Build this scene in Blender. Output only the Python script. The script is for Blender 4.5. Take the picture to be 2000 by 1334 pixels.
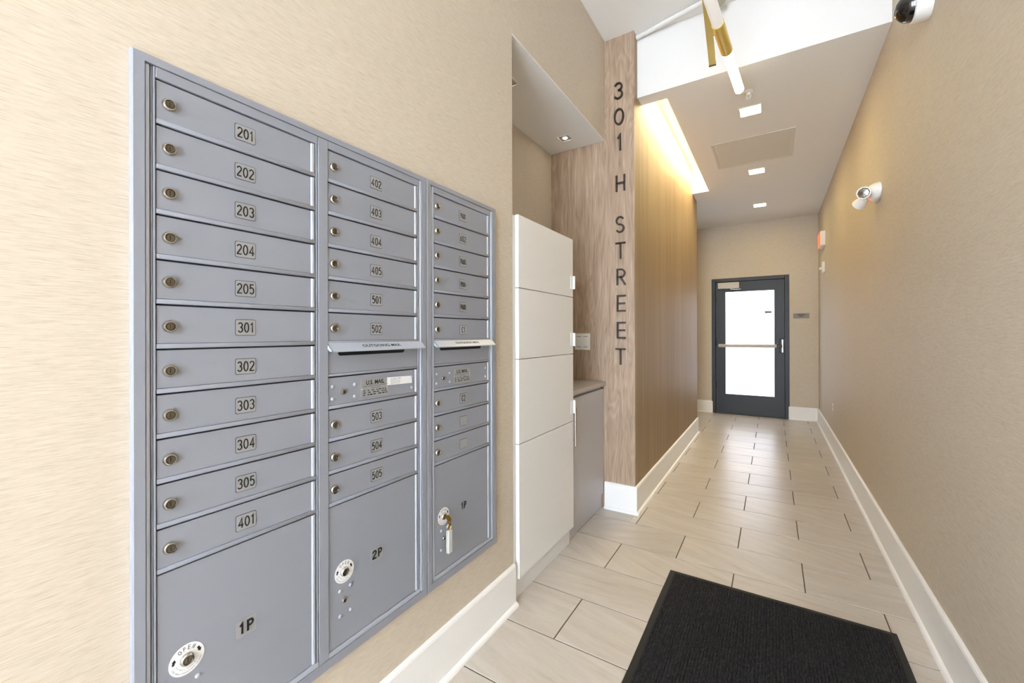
import bpy, bmesh, math, random
from mathutils import Matrix, Vector

random.seed(7)
for o in list(bpy.data.objects):
    bpy.data.objects.remove(o, do_unlink=True)
scene = bpy.context.scene
C = scene.collection

# ------------------------------------------------------------------ camera
YAW, PITCH, ROLL, CAM_H = 0.5592, 0.0012, -0.003, 1.2922
F_PX, CY_PX = 812.5222, 651.2269
cam = bpy.data.cameras.new('camera')
cam.sensor_fit = 'HORIZONTAL'
cam.sensor_width = 36.0
cam.lens = F_PX / 2000.0 * 36.0
cam.shift_x = 0.0
cam.shift_y = (CY_PX - 667.0) / 2000.0
cam.clip_start = 0.02
cam_ob = bpy.data.objects.new('camera', cam)
C.objects.link(cam_ob)
_r = Vector((math.cos(YAW), math.sin(YAW), 0))
_f = Vector((-math.sin(YAW), math.cos(YAW), 0))
_u = Vector((0, 0, 1))
_f2 = _f * math.cos(PITCH) + _u * math.sin(PITCH)
_u2 = _u * math.cos(PITCH) - _f * math.sin(PITCH)
_r3 = _r * math.cos(ROLL) + _u2 * math.sin(ROLL)
_u3 = _u2 * math.cos(ROLL) - _r * math.sin(ROLL)
_m = Matrix((( _r3.x, _u3.x, -_f2.x, 0.0),
             ( _r3.y, _u3.y, -_f2.y, 0.0),
             ( _r3.z, _u3.z, -_f2.z, CAM_H),
             (0, 0, 0, 1)))
cam_ob.matrix_world = _m
scene.camera = cam_ob

# ------------------------------------------------------------------ sky / exposure
world = bpy.data.worlds.new('overcast_sky')
scene.world = world
world.use_nodes = True
bg = world.node_tree.nodes['Background']
bg.inputs['Color'].default_value = (0.80, 0.86, 1.0, 1)
bg.inputs['Strength'].default_value = 19.5
vs = scene.view_settings
vs.view_transform = 'Standard'
vs.look = 'None'
vs.exposure = 0.40
vs.gamma = 1.0
vs.use_curve_mapping = False

DOWNLIGHT_E = 82.0      # emission of the ceiling downlight diffusers
COVE_E = 75.0           # emission of the cove strip
TUBE_E = 3.5            # chandelier tubes
WARM = (1.0, 0.81, 0.36)

# ------------------------------------------------------------------ main dimensions (metres)
XL = -1.053      # mailbox wall
XR = 0.57        # right wall
XC = -0.836      # corridor left wall
XN = -1.50       # back of the niche
YN = 1.689       # niche starts
YP = 2.995       # wood panel face
YB = 3.08        # beam face
YE = 5.905       # corridor left wall ends
YF = 7.49        # far wall
YS = -2.40       # entrance wall
ZC = 3.022       # corridor ceiling
ZU = 3.467       # entry ceiling
ZS = 2.733       # niche soffit
BH = 0.195       # baseboard height
XH = -2.4        # end of side hall

# ------------------------------------------------------------------ materials
def new_mat(name):
    m = bpy.data.materials.new(name)
    m.use_nodes = True
    nt = m.node_tree
    b = nt.nodes['Principled BSDF']
    return m, nt, b

def srgb(r, g, b):
    def c(v):
        v /= 255.0
        return v / 12.92 if v <= 0.04045 else ((v + 0.055) / 1.055) ** 2.4
    return (c(r), c(g), c(b), 1.0)

def plain(name, col, rough=0.5, metal=0.0, bump=0.0, bscale=200.0, emit=None, es=0.0, coat=0.0):
    m, nt, b = new_mat(name)
    b.inputs['Base Color'].default_value = col
    b.inputs['Roughness'].default_value = rough
    b.inputs['Metallic'].default_value = metal
    if coat:
        b.inputs['Coat Weight'].default_value = coat
    if emit:
        b.inputs['Emission Color'].default_value = emit
        b.inputs['Emission Strength'].default_value = es
    tc = nt.nodes.new('ShaderNodeTexCoord')
    n = nt.nodes.new('ShaderNodeTexNoise')
    n.inputs['Scale'].default_value = bscale
    n.inputs['Detail'].default_value = 3
    nt.links.new(tc.outputs['Object'], n.inputs['Vector'])
    mx = nt.nodes.new('ShaderNodeMix'); mx.data_type = 'RGBA'
    mx.inputs[6].default_value = [c * 0.96 for c in col[:3]] + [1]
    mx.inputs[7].default_value = [min(1, c * 1.03) for c in col[:3]] + [1]
    nt.links.new(n.outputs['Fac'], mx.inputs[0])
    nt.links.new(mx.outputs[2], b.inputs['Base Color'])
    if bump:
        bp = nt.nodes.new('ShaderNodeBump')
        bp.inputs['Strength'].default_value = bump
        bp.inputs['Distance'].default_value = 0.002
        nt.links.new(n.outputs['Fac'], bp.inputs['Height'])
        nt.links.new(bp.outputs['Normal'], b.inputs['Normal'])
    return m

def ramp(nt, fac, stops):
    r = nt.nodes.new('ShaderNodeValToRGB')
    el = r.color_ramp.elements
    el[0].position, el[0].color = stops[0]
    el[1].position, el[1].color = stops[-1]
    for p, c in stops[1:-1]:
        e = el.new(p); e.color = c
    nt.links.new(fac, r.inputs['Fac'])
    return r.outputs['Color']

def noise(nt, vec, scale3, detail=4, rough=0.6, dist=0.0, loc=(0, 0, 0)):
    mp = nt.nodes.new('ShaderNodeMapping')
    mp.inputs['Scale'].default_value = scale3
    mp.inputs['Location'].default_value = loc
    nt.links.new(vec, mp.inputs['Vector'])
    n = nt.nodes.new('ShaderNodeTexNoise')
    n.inputs['Scale'].default_value = 1.0
    n.inputs['Detail'].default_value = detail
    n.inputs['Roughness'].default_value = rough
    n.inputs['Distortion'].default_value = dist
    nt.links.new(mp.outputs['Vector'], n.inputs['Vector'])
    return n.outputs['Fac']

def math_node(nt, op, a, b=None, clamp=False):
    n = nt.nodes.new('ShaderNodeMath'); n.operation = op; n.use_clamp = clamp
    for i, v in enumerate((a, b)):
        if v is None: continue
        if isinstance(v, (int, float)): n.inputs[i].default_value = v
        else: nt.links.new(v, n.inputs[i])
    return n.outputs[0]

def bump(nt, b, h, strength, dist):
    bp = nt.nodes.new('ShaderNodeBump')
    bp.inputs['Strength'].default_value = strength
    bp.inputs['Distance'].default_value = dist
    nt.links.new(h, bp.inputs['Height'])
    nt.links.new(bp.outputs['Normal'], b.inputs['Normal'])

def wallpaper(name, dark, mid, light):
    """grasscloth: short horizontal threads"""
    m, nt, b = new_mat(name)
    tc = nt.nodes.new('ShaderNodeTexCoord').outputs['Object']
    n1 = noise(nt, tc, (20, 20, 700), 3, 0.65)
    n2 = noise(nt, tc, (46, 46, 420), 3, 0.6, 0.0, (3, 5, 1))
    n3 = noise(nt, tc, (0.9, 0.9, 0.6), 2, 0.5)
    s = math_node(nt, 'ADD', math_node(nt, 'MULTIPLY', n1, 0.62), math_node(nt, 'MULTIPLY', n2, 0.30))
    s = math_node(nt, 'ADD', s, math_node(nt, 'MULTIPLY', n3, 0.08))
    col = ramp(nt, s, [(0.30, dark), (0.47, mid), (0.68, light)])
    nt.links.new(col, b.inputs['Base Color'])
    b.inputs['Roughness'].default_value = 0.62
    b.inputs['Specular IOR Level'].default_value = 0.35
    bump(nt, b, s, 0.35, 0.0015)
    return m

M = {}
M['paper'] = wallpaper('grasscloth_wallpaper', srgb(180, 166, 146), srgb(204, 191, 172), srgb(218, 207, 190))

def bronze():
    """corridor wall covering with fine vertical sheen"""
    m, nt, b = new_mat('bronze_vertical_laminate')
    tc = nt.nodes.new('ShaderNodeTexCoord').outputs['Object']
    n1 = noise(nt, tc, (160, 160, 1.6), 4, 0.6)
    n2 = noise(nt, tc, (22, 22, 0.5), 2, 0.5, 0, (2, 7, 1))
    s = math_node(nt, 'ADD', math_node(nt, 'MULTIPLY', n1, 0.55), math_node(nt, 'MULTIPLY', n2, 0.45))
    col = ramp(nt, s, [(0.32, srgb(142, 121, 93)), (0.5, srgb(157, 135, 106)), (0.68, srgb(171, 150, 120))])
    nt.links.new(col, b.inputs['Base Color'])
    b.inputs['Roughness'].default_value = 0.55
    b.inputs['Specular IOR Level'].default_value = 0.22
    bump(nt, b, n1, 0.12, 0.001)
    return m
M['bronze'] = bronze()

def wood():
    m, nt, b = new_mat('brushed_oak_panel')
    tc = nt.nodes.new('ShaderNodeTexCoord').outputs['Object']
    # wavy cathedral figure
    n0 = noise(nt, tc, (7, 7, 0.9), 3, 0.5, 0.6)
    rings = math_node(nt, 'FRACT', math_node(nt, 'MULTIPLY', n0, 15.0))
    rings = math_node(nt, 'ABSOLUTE', math_node(nt, 'SUBTRACT', rings, 0.5))
    n1 = noise(nt, tc, (120, 120, 5), 5, 0.65, 0.4)
    n2 = noise(nt, tc, (26, 26, 1.3), 3, 0.55, 0.5, (4, 1, 2))
    s = math_node(nt, 'ADD', math_node(nt, 'MULTIPLY', n1, 0.50), math_node(nt, 'MULTIPLY', n2, 0.36))
    s = math_node(nt, 'ADD', s, math_node(nt, 'MULTIPLY', rings, 0.26))
    col = ramp(nt, s, [(0.30, srgb(131, 109, 90)), (0.45, srgb(164, 141, 118)), (0.57, srgb(178, 155, 132)), (0.74, srgb(203, 184, 162))])
    nt.links.new(col, b.inputs['Base Color'])
    b.inputs['Roughness'].default_value = 0.6
    bump(nt, b, s, 0.5, 0.002)
    return m
M['wood'] = wood()

def tile_mat():
    m, nt, b = new_mat('porcelain_floor_tile')
    tc = nt.nodes.new('ShaderNodeTexCoord').outputs['Object']
    oi = nt.nodes.new('ShaderNodeObjectInfo')
    # every tile gets its own cut of the stone
    cx = nt.nodes.new('ShaderNodeCombineXYZ')
    nt.links.new(math_node(nt, 'MULTIPLY', oi.outputs['Random'], 37.0), cx.inputs[0])
    nt.links.new(math_node(nt, 'MULTIPLY', oi.outputs['Random'], 91.0), cx.inputs[1])
    va = nt.nodes.new('ShaderNodeVectorMath'); va.operation = 'ADD'
    nt.links.new(tc, va.inputs[0]); nt.links.new(cx.outputs[0], va.inputs[1])
    rot = nt.nodes.new('ShaderNodeVectorRotate'); rot.rotation_type = 'Z_AXIS'
    nt.links.new(va.outputs[0], rot.inputs['Vector'])
    nt.links.new(math_node(nt, 'MULTIPLY', math_node(nt, 'SUBTRACT', oi.outputs['Random'], 0.5), 0.9), rot.inputs['Angle'])
    n1 = noise(nt, rot.outputs[0], (2.2, 17, 1), 5, 0.6, 0.7)
    n2 = noise(nt, rot.outputs[0], (9, 60, 1), 4, 0.6, 0.3)
    n3 = noise(nt, tc, (70, 70, 70), 3, 0.6)
    s = math_node(nt, 'ADD', math_node(nt, 'MULTIPLY', n1, 0.66), math_node(nt, 'MULTIPLY', n2, 0.24))
    s = math_node(nt, 'ADD', s, math_node(nt, 'MULTIPLY', n3, 0.10))
    col = ramp(nt, s, [(0.28, srgb(165, 154, 142)), (0.42, srgb(188, 179, 167)), (0.58, srgb(197, 189, 179)), (0.75, srgb(207, 201, 191))])
    hv = nt.nodes.new('ShaderNodeHueSaturation')
    nt.links.new(col, hv.inputs['Color'])
    nt.links.new(math_node(nt, 'ADD', 0.95, math_node(nt, 'MULTIPLY', oi.outputs['Random'], 0.09)), hv.inputs['Value'])
    nt.links.new(hv.outputs['Color'], b.inputs['Base Color'])
    b.inputs['Roughness'].default_value = 0.30
    bump(nt, b, s, 0.08, 0.002)
    return m
M['tile'] = tile_mat()
M['grout'] = plain('grout', srgb(94, 84, 74), 0.9, bump=0.3)
M['white'] = plain('white_paint', srgb(232, 231, 227), 0.55, bump=0.04, bscale=300)
M['ceil'] = plain('ceiling_paint', srgb(238, 237, 234), 0.8, bump=0.05, bscale=300)
M['trim'] = plain('white_trim_paint', srgb(246, 245, 242), 0.35)
M['locker'] = plain('white_locker_laminate', srgb(236, 235, 232), 0.38)
M['alu'] = plain('grey_blue_powder_coat', srgb(144, 147, 155), 0.36, 0.0, 0.05, 900)
M['alu_lip'] = plain('satin_edge_highlight', srgb(179, 185, 196), 0.30, 0.2, 0.0, 500)  # satin edge, lightened so the colour carries the hinge-edge highlight
M['gap'] = plain('painted_gap_shade', srgb(46, 50, 60), 0.8)  # dark grey standing in for shade between doors and around plates
M['chrome'] = plain('nickel_lock', srgb(205, 200, 190), 0.14, 1.0)
M['lockcore'] = plain('dark_lock_core', srgb(120, 112, 100), 0.3, 0.8)
M['brasslock'] = plain('brass_lock_core', srgb(120, 98, 62), 0.3, 1.0)
M['plate'] = plain('brushed_number_plate', srgb(160, 160, 160), 0.45, 0.25)
M['ink'] = plain('black_ink', srgb(12, 12, 14), 0.8)
M['greyink'] = plain('grey_ink', srgb(120, 120, 126), 0.6)
M['sticker'] = plain('white_sticker', srgb(236, 236, 236), 0.5)
M['clear_tag'] = plain('milky_plastic', srgb(205, 205, 198), 0.25)
M['brass'] = plain('polished_brass', srgb(238, 218, 136), 0.42, 1.0)
M['keybrass'] = plain('worn_key_brass', srgb(150, 122, 66), 0.28, 1.0)
M['darkbrass'] = plain('dark_brass_end', srgb(96, 84, 40), 0.4, 1.0)  # end cap in a darker brass
M['greylam'] = plain('grey_laminate', srgb(190, 187, 188), 0.42)
M['counter'] = plain('grey_stone_counter', srgb(186, 178, 168), 0.4, bscale=60)
M['black'] = plain('black_door_paint', srgb(18, 18, 19), 0.42)
M['blackfelt'] = plain('mat_rubber_edge', srgb(22, 22, 24), 0.7, bump=0.2)
M['steel'] = plain('satin_steel', srgb(190, 188, 182), 0.32, 0.6)
M['silverpaint'] = plain('silver_paint', srgb(196, 190, 180), 0.4)
M['letter'] = plain('dark_bronze_letter', srgb(62, 52, 42), 0.42, 0.3)
M['plastic'] = plain('white_plastic', srgb(238, 237, 232), 0.35)
M['smoked'] = plain('smoked_dome', srgb(10, 10, 14), 0.05, 0.0, coat=0.6)
M['signgrey'] = plain('grey_sign_plate', srgb(128, 126, 118), 0.5, 0.2)
M['orange'] = plain('lit_red_sign_face', srgb(230, 90, 60), 0.5, emit=(1.0, 0.16, 0.06, 1), es=0.9)
M['led'] = plain('red_indicator', srgb(240, 60, 50), 0.4, emit=(1.0, 0.1, 0.06, 1), es=2.0)
M['reflector'] = plain('lamp_reflector', srgb(180, 180, 176), 0.15, 0.9)
M['greyhead'] = plain('grey_sensor_plastic', srgb(170, 166, 152), 0.5)
M['access'] = plain('access_panel_paint', srgb(220, 216, 206), 0.7)
M['downlight'] = plain('downlight_diffuser', (1, 1, 1, 1), 0.5, emit=(*WARM, 1), es=DOWNLIGHT_E)
M['nichelamp'] = plain('niche_lamp_lens', (1, 1, 1, 1), 0.5, emit=(1.0, 0.93, 0.82, 1), es=60.0)
M['cove'] = plain('cove_strip_diffuser', (1, 1, 1, 1), 0.5, emit=(1.0, 0.82, 0.48, 1), es=COVE_E)
M['tube'] = plain('frosted_lit_tube', srgb(240, 238, 234), 0.35, emit=(1.0, 0.86, 0.64, 1), es=TUBE_E)
M['tube_unlit_glow'] = plain('frosted_tube_added_glow', srgb(226, 224, 220), 0.3, emit=(1.0, 0.95, 0.9, 1), es=0.25)  # unlit tube, given a faint glow of its own

def glass(name, tint):
    m, nt, b = new_mat(name)
    out = nt.nodes['Material Output']
    tr = nt.nodes.new('ShaderNodeBsdfTransparent')
    tr.inputs['Color'].default_value = tint
    gl = nt.nodes.new('ShaderNodeBsdfGlossy'); gl.inputs['Roughness'].default_value = 0.03
    mx = nt.nodes.new('ShaderNodeMixShader'); mx.inputs[0].default_value = 0.06
    nt.links.new(tr.outputs[0], mx.inputs[1]); nt.links.new(gl.outputs[0], mx.inputs[2])
    nt.links.new(mx.outputs[0], out.inputs['Surface'])
    nt.nodes.remove(b)
    return m
M['glass'] = glass('clear_door_glass', (0.93, 0.95, 0.95, 1))
M['dimming_glass'] = glass('dimming_door_glass', (0.42, 0.42, 0.42, 1))  # tint added to dim the daylight entering by the far door

def carpet():
    m, nt, b = new_mat('black_mat_pile')
    tc = nt.nodes.new('ShaderNodeTexCoord').outputs['Object']
    n1 = noise(nt, tc, (320, 320, 320), 4, 0.7)
    n2 = noise(nt, tc, (420, 60, 60), 2, 0.6)
    s = math_node(nt, 'ADD', math_node(nt, 'MULTIPLY', n1, 0.6), math_node(nt, 'MULTIPLY', n2, 0.4))
    col = ramp(nt, s, [(0.36, srgb(17, 17, 19)), (0.52, srgb(42, 42, 45)), (0.72, srgb(88, 87, 87))])
    nt.links.new(col, b.inputs['Base Color'])
    b.inputs['Roughness'].default_value = 0.95
    b.inputs['Specular IOR Level'].default_value = 0.1
    bump(nt, b, s, 0.8, 0.004)
    return m
M['carpet'] = carpet()

# ------------------------------------------------------------------ mesh helpers
WL = {}      # world position of every object's origin

def box(bm, x0, x1, y0, y1, z0, z1, bev=0.0, seg=2, mi=0):
    vs_ = [bm.verts.new(p) for p in ((x0, y0, z0), (x1, y0, z0), (x1, y1, z0), (x0, y1, z0),
                                     (x0, y0, z1), (x1, y0, z1), (x1, y1, z1), (x0, y1, z1))]
    fs = []
    for q in ((0, 3, 2, 1), (4, 5, 6, 7), (0, 1, 5, 4), (1, 2, 6, 5), (2, 3, 7, 6), (3, 0, 4, 7)):
        f = bm.faces.new([vs_[i] for i in q]); f.material_index = mi; fs.append(f)
    if bev > 0:
        es = {e for f in fs for e in f.edges}
        r = bmesh.ops.bevel(bm, geom=list(es), offset=bev, segments=seg, affect='EDGES', profile=0.5)
        for f in r['faces']: f.material_index = mi
    return fs

def prism(bm, poly, axis, a, b, mi=0):
    """polygon (list of 2d points in the two other axes, order xyz) extruded along axis from a to b"""
    def P(p, t):
        if axis == 'x': return (t, p[0], p[1])
        if axis == 'y': return (p[0], t, p[1])
        return (p[0], p[1], t)
    A = [bm.verts.new(P(p, a)) for p in poly]
    B = [bm.verts.new(P(p, b)) for p in poly]
    n = len(poly)
    fs = [bm.faces.new(A), bm.faces.new(list(reversed(B)))]
    for i in range(n):
        fs.append(bm.faces.new((A[i], B[i], B[(i + 1) % n], A[(i + 1) % n])))
    for f in fs: f.material_index = mi
    bmesh.ops.recalc_face_normals(bm, faces=fs)
    return fs

def frame_of(d):
    d = Vector(d).normalized()
    a = Vector((0, 0, 1)) if abs(d.z) < 0.9 else Vector((1, 0, 0))
    u = d.cross(a).normalized(); v = d.cross(u).normalized()
    return d, u, v

def lathe(bm, origin, axis, prof, seg=24, mi=0, mis=None):
    """prof: list of (distance along axis, radius)"""
    d, u, v = frame_of(axis); o = Vector(origin)
    rings = []
    for (h, r) in prof:
        if r < 1e-6:
            rings.append([bm.verts.new(o + d * h)])
        else:
            rings.append([bm.verts.new(o + d * h + (u * math.cos(t) + v * math.sin(t)) * r)
                          for t in (2 * math.pi * i / seg for i in range(seg))])
    fs = []
    for k in range(len(rings) - 1):
        A, B = rings[k], rings[k + 1]
        m_ = mis[k] if mis else mi
        for i in range(seg):
            j = (i + 1) % seg
            if len(A) == 1 and len(B) == 1: continue
            if len(A) == 1: f = bm.faces.new((A[0], B[j], B[i]))
            elif len(B) == 1: f = bm.faces.new((A[i], A[j], B[0]))
            else: f = bm.faces.new((A[i], A[j], B[j], B[i]))
            f.material_index = m_; fs.append(f)
    for k, R in ((0, rings[0]), (-1, rings[-1])):
        if len(R) > 1:
            f = bm.faces.new(R if k else list(reversed(R)))
            f.material_index = mi if not mis else mis[k]; fs.append(f)
    bmesh.ops.recalc_face_normals(bm, faces=fs)
    return fs

def tube(bm, pts, r, seg=12, mi=0, closed=False):
    pts = [Vector(p) for p in pts]
    n = len(pts); rings = []
    up = None
    for i, p in enumerate(pts):
        if closed: t = (pts[(i + 1) % n] - pts[i - 1])
        else: t = pts[min(i + 1, n - 1)] - pts[max(i - 1, 0)]
        t.normalize()
        if up is None:
            _, up, _v = frame_of(t)
        up = (up - t * up.dot(t)).normalized()
        w = t.cross(up)
        rings.append([bm.verts.new(p + (up * math.cos(a) + w * math.sin(a)) * r) for a in (2 * math.pi * k / seg for k in range(seg))])
    fs = []
    for i in range(n if closed else n - 1):
        A, B = rings[i], rings[(i + 1) % n]
        for k in range(seg):
            fs.append(bm.faces.new((A[k], A[(k + 1) % seg], B[(k + 1) % seg], B[k])))
    if not closed:
        fs.append(bm.faces.new(list(reversed(rings[0])))); fs.append(bm.faces.new(rings[-1]))
    for f in fs: f.material_index = mi
    bmesh.ops.recalc_face_normals(bm, faces=fs)

def smooth_by_angle(me, ang=0.6):
    bm = bmesh.new(); bm.from_mesh(me)
    for f in bm.faces: f.smooth = True
    for e in bm.edges:
        if len(e.link_faces) == 2:
            e.smooth = e.calc_face_angle(0.0) < ang
        else:
            e.smooth = False
    bm.to_mesh(me); bm.free()

def to_mesh(name, bm, mats, smooth=False):
    me = bpy.data.meshes.new(name)
    bm.to_mesh(me); bm.free()
    for m in (mats if isinstance(mats, (list, tuple)) else [mats]):
        me.materials.append(m)
    if smooth: smooth_by_angle(me)
    return me

def place(name, me, parent=None, loc=(0, 0, 0), rot=None):
    o = bpy.data.objects.new(name, me)
    C.objects.link(o)
    o.location = loc
    if rot: o.rotation_euler = rot
    if parent is not None:
        o.parent = parent
        o.matrix_parent_inverse = Matrix.Translation(-Vector(WL[parent.name]))
    WL[o.name] = tuple(loc)
    return o

def obj(name, bm, mats, parent=None, loc=(0, 0, 0), smooth=False):
    return place(name, to_mesh(name, bm, mats, smooth), parent, loc)

def thing(name, label, cat, loc=(0, 0, 0), group=None):
    o = bpy.data.objects.new(name, None)
    o.empty_display_size = 0.05
    C.objects.link(o); o.location = loc
    WL[o.name] = tuple(loc)
    return tag(o, label, cat, group)

def tag(o, label, cat=None, group=None):
    o['label'] = label
    if cat: o['category'] = cat
    if group: o['group'] = group
    return o

def struct(name, bm, m, parent=None, smooth=False, label=None):
    o = obj(name, bm, m, parent, smooth=smooth)
    o['kind'] = 'structure'
    if label: o['label'] = label
    return o

B = bmesh.new

# ------------------------------------------------------------------ stroke lettering
def arc(cx, cy, rx, ry, a0, a1, n=14):
    return [(cx + rx * math.cos(math.radians(a0 + (a1 - a0) * i / n)), cy + ry * math.sin(math.radians(a0 + (a1 - a0) * i / n))) for i in range(n + 1)]

GLYPH = {   # (width, [(points, closed)])
 '0': (0.48, [(arc(.24, .5, .22, .5, 0, 360, 28)[:-1], True)]),
 '1': (0.30, [([(.06, .80), (.20, 1.0), (.20, 0)], False)]),
 '2': (0.46, [(arc(.23, .76, .21, .24, 165, -35) + [(.03, .08), (.03, 0), (.44, 0)], False)]),
 '3': (0.46, [(arc(.22, .76, .20, .24, 150, -90) + arc(.22, .26, .22, .26, 90, -150), False)]),
 '4': (0.50, [([(.36, 0), (.36, 1), (.02, .28), (.48, .28)], False)]),
 '5': (0.46, [([(.40, 1), (.08, 1), (.05, .58)] + arc(.22, .33, .22, .33, 130, -140), False)]),
 '6': (0.48, [([(.36, 1), (.10, .52)] + arc(.24, .28, .22, .28, 150, -200, 24), False)]),
 'P': (0.44, [([(.04, 0), (.04, 1), (.22, 1)] + arc(.22, .74, .20, .26, 90, -90) + [(.04, .48)], False)]),
 'H': (0.56, [([(.04, 0), (.04, 1)], False), ([(.52, 0), (.52, 1)], False), ([(.04, .5), (.52, .5)], False)]),
 'C': (0.48, [(arc(.26, .5, .23, .5, 50, 310, 22), False)]),
 'S': (0.48, [(arc(.24, .75, .21, .25, 35, 270, 16) + arc(.24, .25, .22, .25, 90, -145, 16)[1:], False)]),
 'T': (0.52, [([(.0, 1), (.52, 1)], False), ([(.26, 1), (.26, 0)], False)]),
 'R': (0.50, [([(.04, 0), (.04, 1), (.24, 1)] + arc(.24, .75, .22, .25, 90, -90) + [(.04, .5)], False), ([(.22, .5), (.48, 0)], False)]),
 'E': (0.46, [([(.46, 1), (.04, 1), (.04, 0), (.46, 0)], False), ([(.04, .5), (.42, .5)], False)]),
 'O': (0.62, [(arc(.31, .5, .29, .5, 0, 360, 28)[:-1], True)]),
 'N': (0.54, [([(.04, 0), (.04, 1), (.50, 0), (.50, 1)], False)]),
 ' ': (0.28, []),
}

def ribbon(bm, pts, closed, w, t, org, ux, uy, nz):
    """flat stroke of width w raised by t"""
    n = len(pts); L, R = [], []
    P = [Vector(p) for p in pts]
    for i in range(n):
        if closed: a, b_ = P[i - 1], P[(i + 1) % n]
        else: a, b_ = P[max(i - 1, 0)], P[min(i + 1, n - 1)]
        d1 = (P[i] - a); d2 = (b_ - P[i])
        if d1.length < 1e-9: d1 = d2
        if d2.length < 1e-9: d2 = d1
        d1.normalize(); d2.normalize()
        n1 = Vector((-d1.y, d1.x)); n2 = Vector((-d2.y, d2.x))
        mt = n1 + n2
        if mt.length < 1e-6: mt = n1
        mt.normalize()
        k = min(1.0 / max(0.35, mt.dot(n1)), 2.2)
        q = P[i].copy()
        if not closed and i == 0: q -= d2 * w * 0.3
        if not closed and i == n - 1: q += d1 * w * 0.3
        L.append(q + mt * w * 0.5 * k); R.append(q - mt * w * 0.5 * k)
    def W(p, h): return org + ux * p.x + uy * p.y + nz * h
    lf = [bm.verts.new(W(p, t)) for p in L]; rf = [bm.verts.new(W(p, t)) for p in R]
    lb = [bm.verts.new(W(p, 0)) for p in L]; rb = [bm.verts.new(W(p, 0)) for p in R]
    fs = []
    for i in range(n if closed else n - 1):
        j = (i + 1) % n
        fs.append(bm.faces.new((rf[i], rf[j], lf[j], lf[i])))
        fs.append(bm.faces.new((rb[i], rb[j], rf[j], rf[i])))
        fs.append(bm.faces.new((lf[i], lf[j], lb[j], lb[i])))
    if not closed:
        fs.append(bm.faces.new((lf[0], lb[0], rb[0], rf[0])))
        fs.append(bm.faces.new((lf[-1], rf[-1], rb[-1], lb[-1])))
    bmesh.ops.recalc_face_normals(bm, faces=fs)

def stroke_text(bm, s, center, ux, uy, nz, h, w, t, squeeze=1.0, gap=0.13):
    ux, uy, nz = Vector(ux), Vector(uy), Vector(nz)
    total = sum(GLYPH[c][0] * squeeze for c in s) + gap * squeeze * (len(s) - 1)
    x = -total / 2 * h
    for c in s:
        gw, strokes = GLYPH[c]
        for pts, cl in strokes:
            pp = [(x + px * squeeze * h, (py - 0.5) * h) for px, py in pts]
            ribbon(bm, pp, cl, w, t, Vector(center), ux, uy, nz)
        x += (gw + gap) * squeeze * h

FONT_CACHE = {}
def font_geo(s, bold=0.0):
    k = (s, bold)
    if k not in FONT_CACHE:
        cu = bpy.data.curves.new('lettering', 'FONT')
        cu.body = s; cu.size = 1.0; cu.align_x = 'LEFT'; cu.offset = bold
        cu.resolution_u = 3
        ob = bpy.data.objects.new('lettering', cu)
        C.objects.link(ob)
        dg = bpy.context.evaluated_depsgraph_get()
        ev = ob.evaluated_get(dg)
        me = ev.to_mesh()
        vv = [(v.co.x, v.co.y) for v in me.vertices]
        ff = [tuple(p.vertices) for p in me.polygons]
        ev.to_mesh_clear()
        bpy.data.objects.remove(ob, do_unlink=True)
        bpy.data.curves.remove(cu)
        FONT_CACHE[k] = (vv, ff)
    return FONT_CACHE[k]

def font_text(bm, s, center, ux, uy, nz, width=None, height=None, bold=0.0, lift=0.0004, mi=0):
    """built-in face fitted into width x cap height, centred"""
    vv, ff = font_geo(s, bold)
    x0 = min(v[0] for v in vv); x1 = max(v[0] for v in vv)
    y0 = min(v[1] for v in vv); y1 = max(v[1] for v in vv)
    sy = height / (y1 - y0) if height else width / (x1 - x0)
    sx = width / (x1 - x0) if width else sy
    c = Vector(center); ux, uy, nz = Vector(ux), Vector(uy), Vector(nz)
    vs_ = [bm.verts.new(c + ux * ((x - (x0 + x1) / 2) * sx) + uy * ((y - (y0 + y1) / 2) * sy) + nz * lift) for x, y in vv]
    for f in ff:
        try:
            nf = bm.faces.new([vs_[i] for i in f]); nf.material_index = mi
        except ValueError:
            pass

LX, LY, LN = Vector((0, 1, 0)), Vector((0, 0, 1)), Vector((1, 0, 0))     # writing on the left wall
PX, PY_, PN = Vector((1, 0, 0)), Vector((0, 0, 1)), Vector((0, -1, 0))   # writing on faces looking at -Y

# ================================================================== SETTING
# floor: grout bed + single tiles
bm = B(); box(bm, XH, XR, YS, YF + 0.1, -0.06, -0.0025)
floor = struct('floor', bm, M['grout'], label='beige stone-look porcelain tile floor in running bond')
TP, TL, GAP = 0.3135, 0.6105, 0.0055
def tile_mesh(w, d):
    bm = B()
    c = 0.0012
    bt, tp = -0.012, 0.0
    lo = [(0, 0), (w, 0), (w, d), (0, d)]
    hi = [(c, c), (w - c, c), (w - c, d - c), (c, d - c)]
    v0 = [bm.verts.new((x, y, bt)) for x, y in lo]
    v1 = [bm.verts.new((x, y, tp - c)) for x, y in lo]
    v2 = [bm.verts.new((x, y, tp)) for x, y in hi]
    for a, b_ in ((v0, v1), (v1, v2)):
        for i in range(4):
            bm.faces.new((a[i], a[(i + 1) % 4], b_[(i + 1) % 4], b_[i]))
    bm.faces.new(v2)
    return to_mesh('tile', bm, M['tile'])
TILE_CACHE = {}
def tile(x0, x1, y0, y1):
    if x1 - x0 < 0.02 or y1 - y0 < 0.02: return
    k = (round(x1 - x0, 3), round(y1 - y0, 3))
    if k not in TILE_CACHE: TILE_CACHE[k] = tile_mesh(x1 - x0, y1 - y0)
    place('tile', TILE_CACHE[k], floor, (x0, y0, 0))
row_y0 = 2.842
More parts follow.
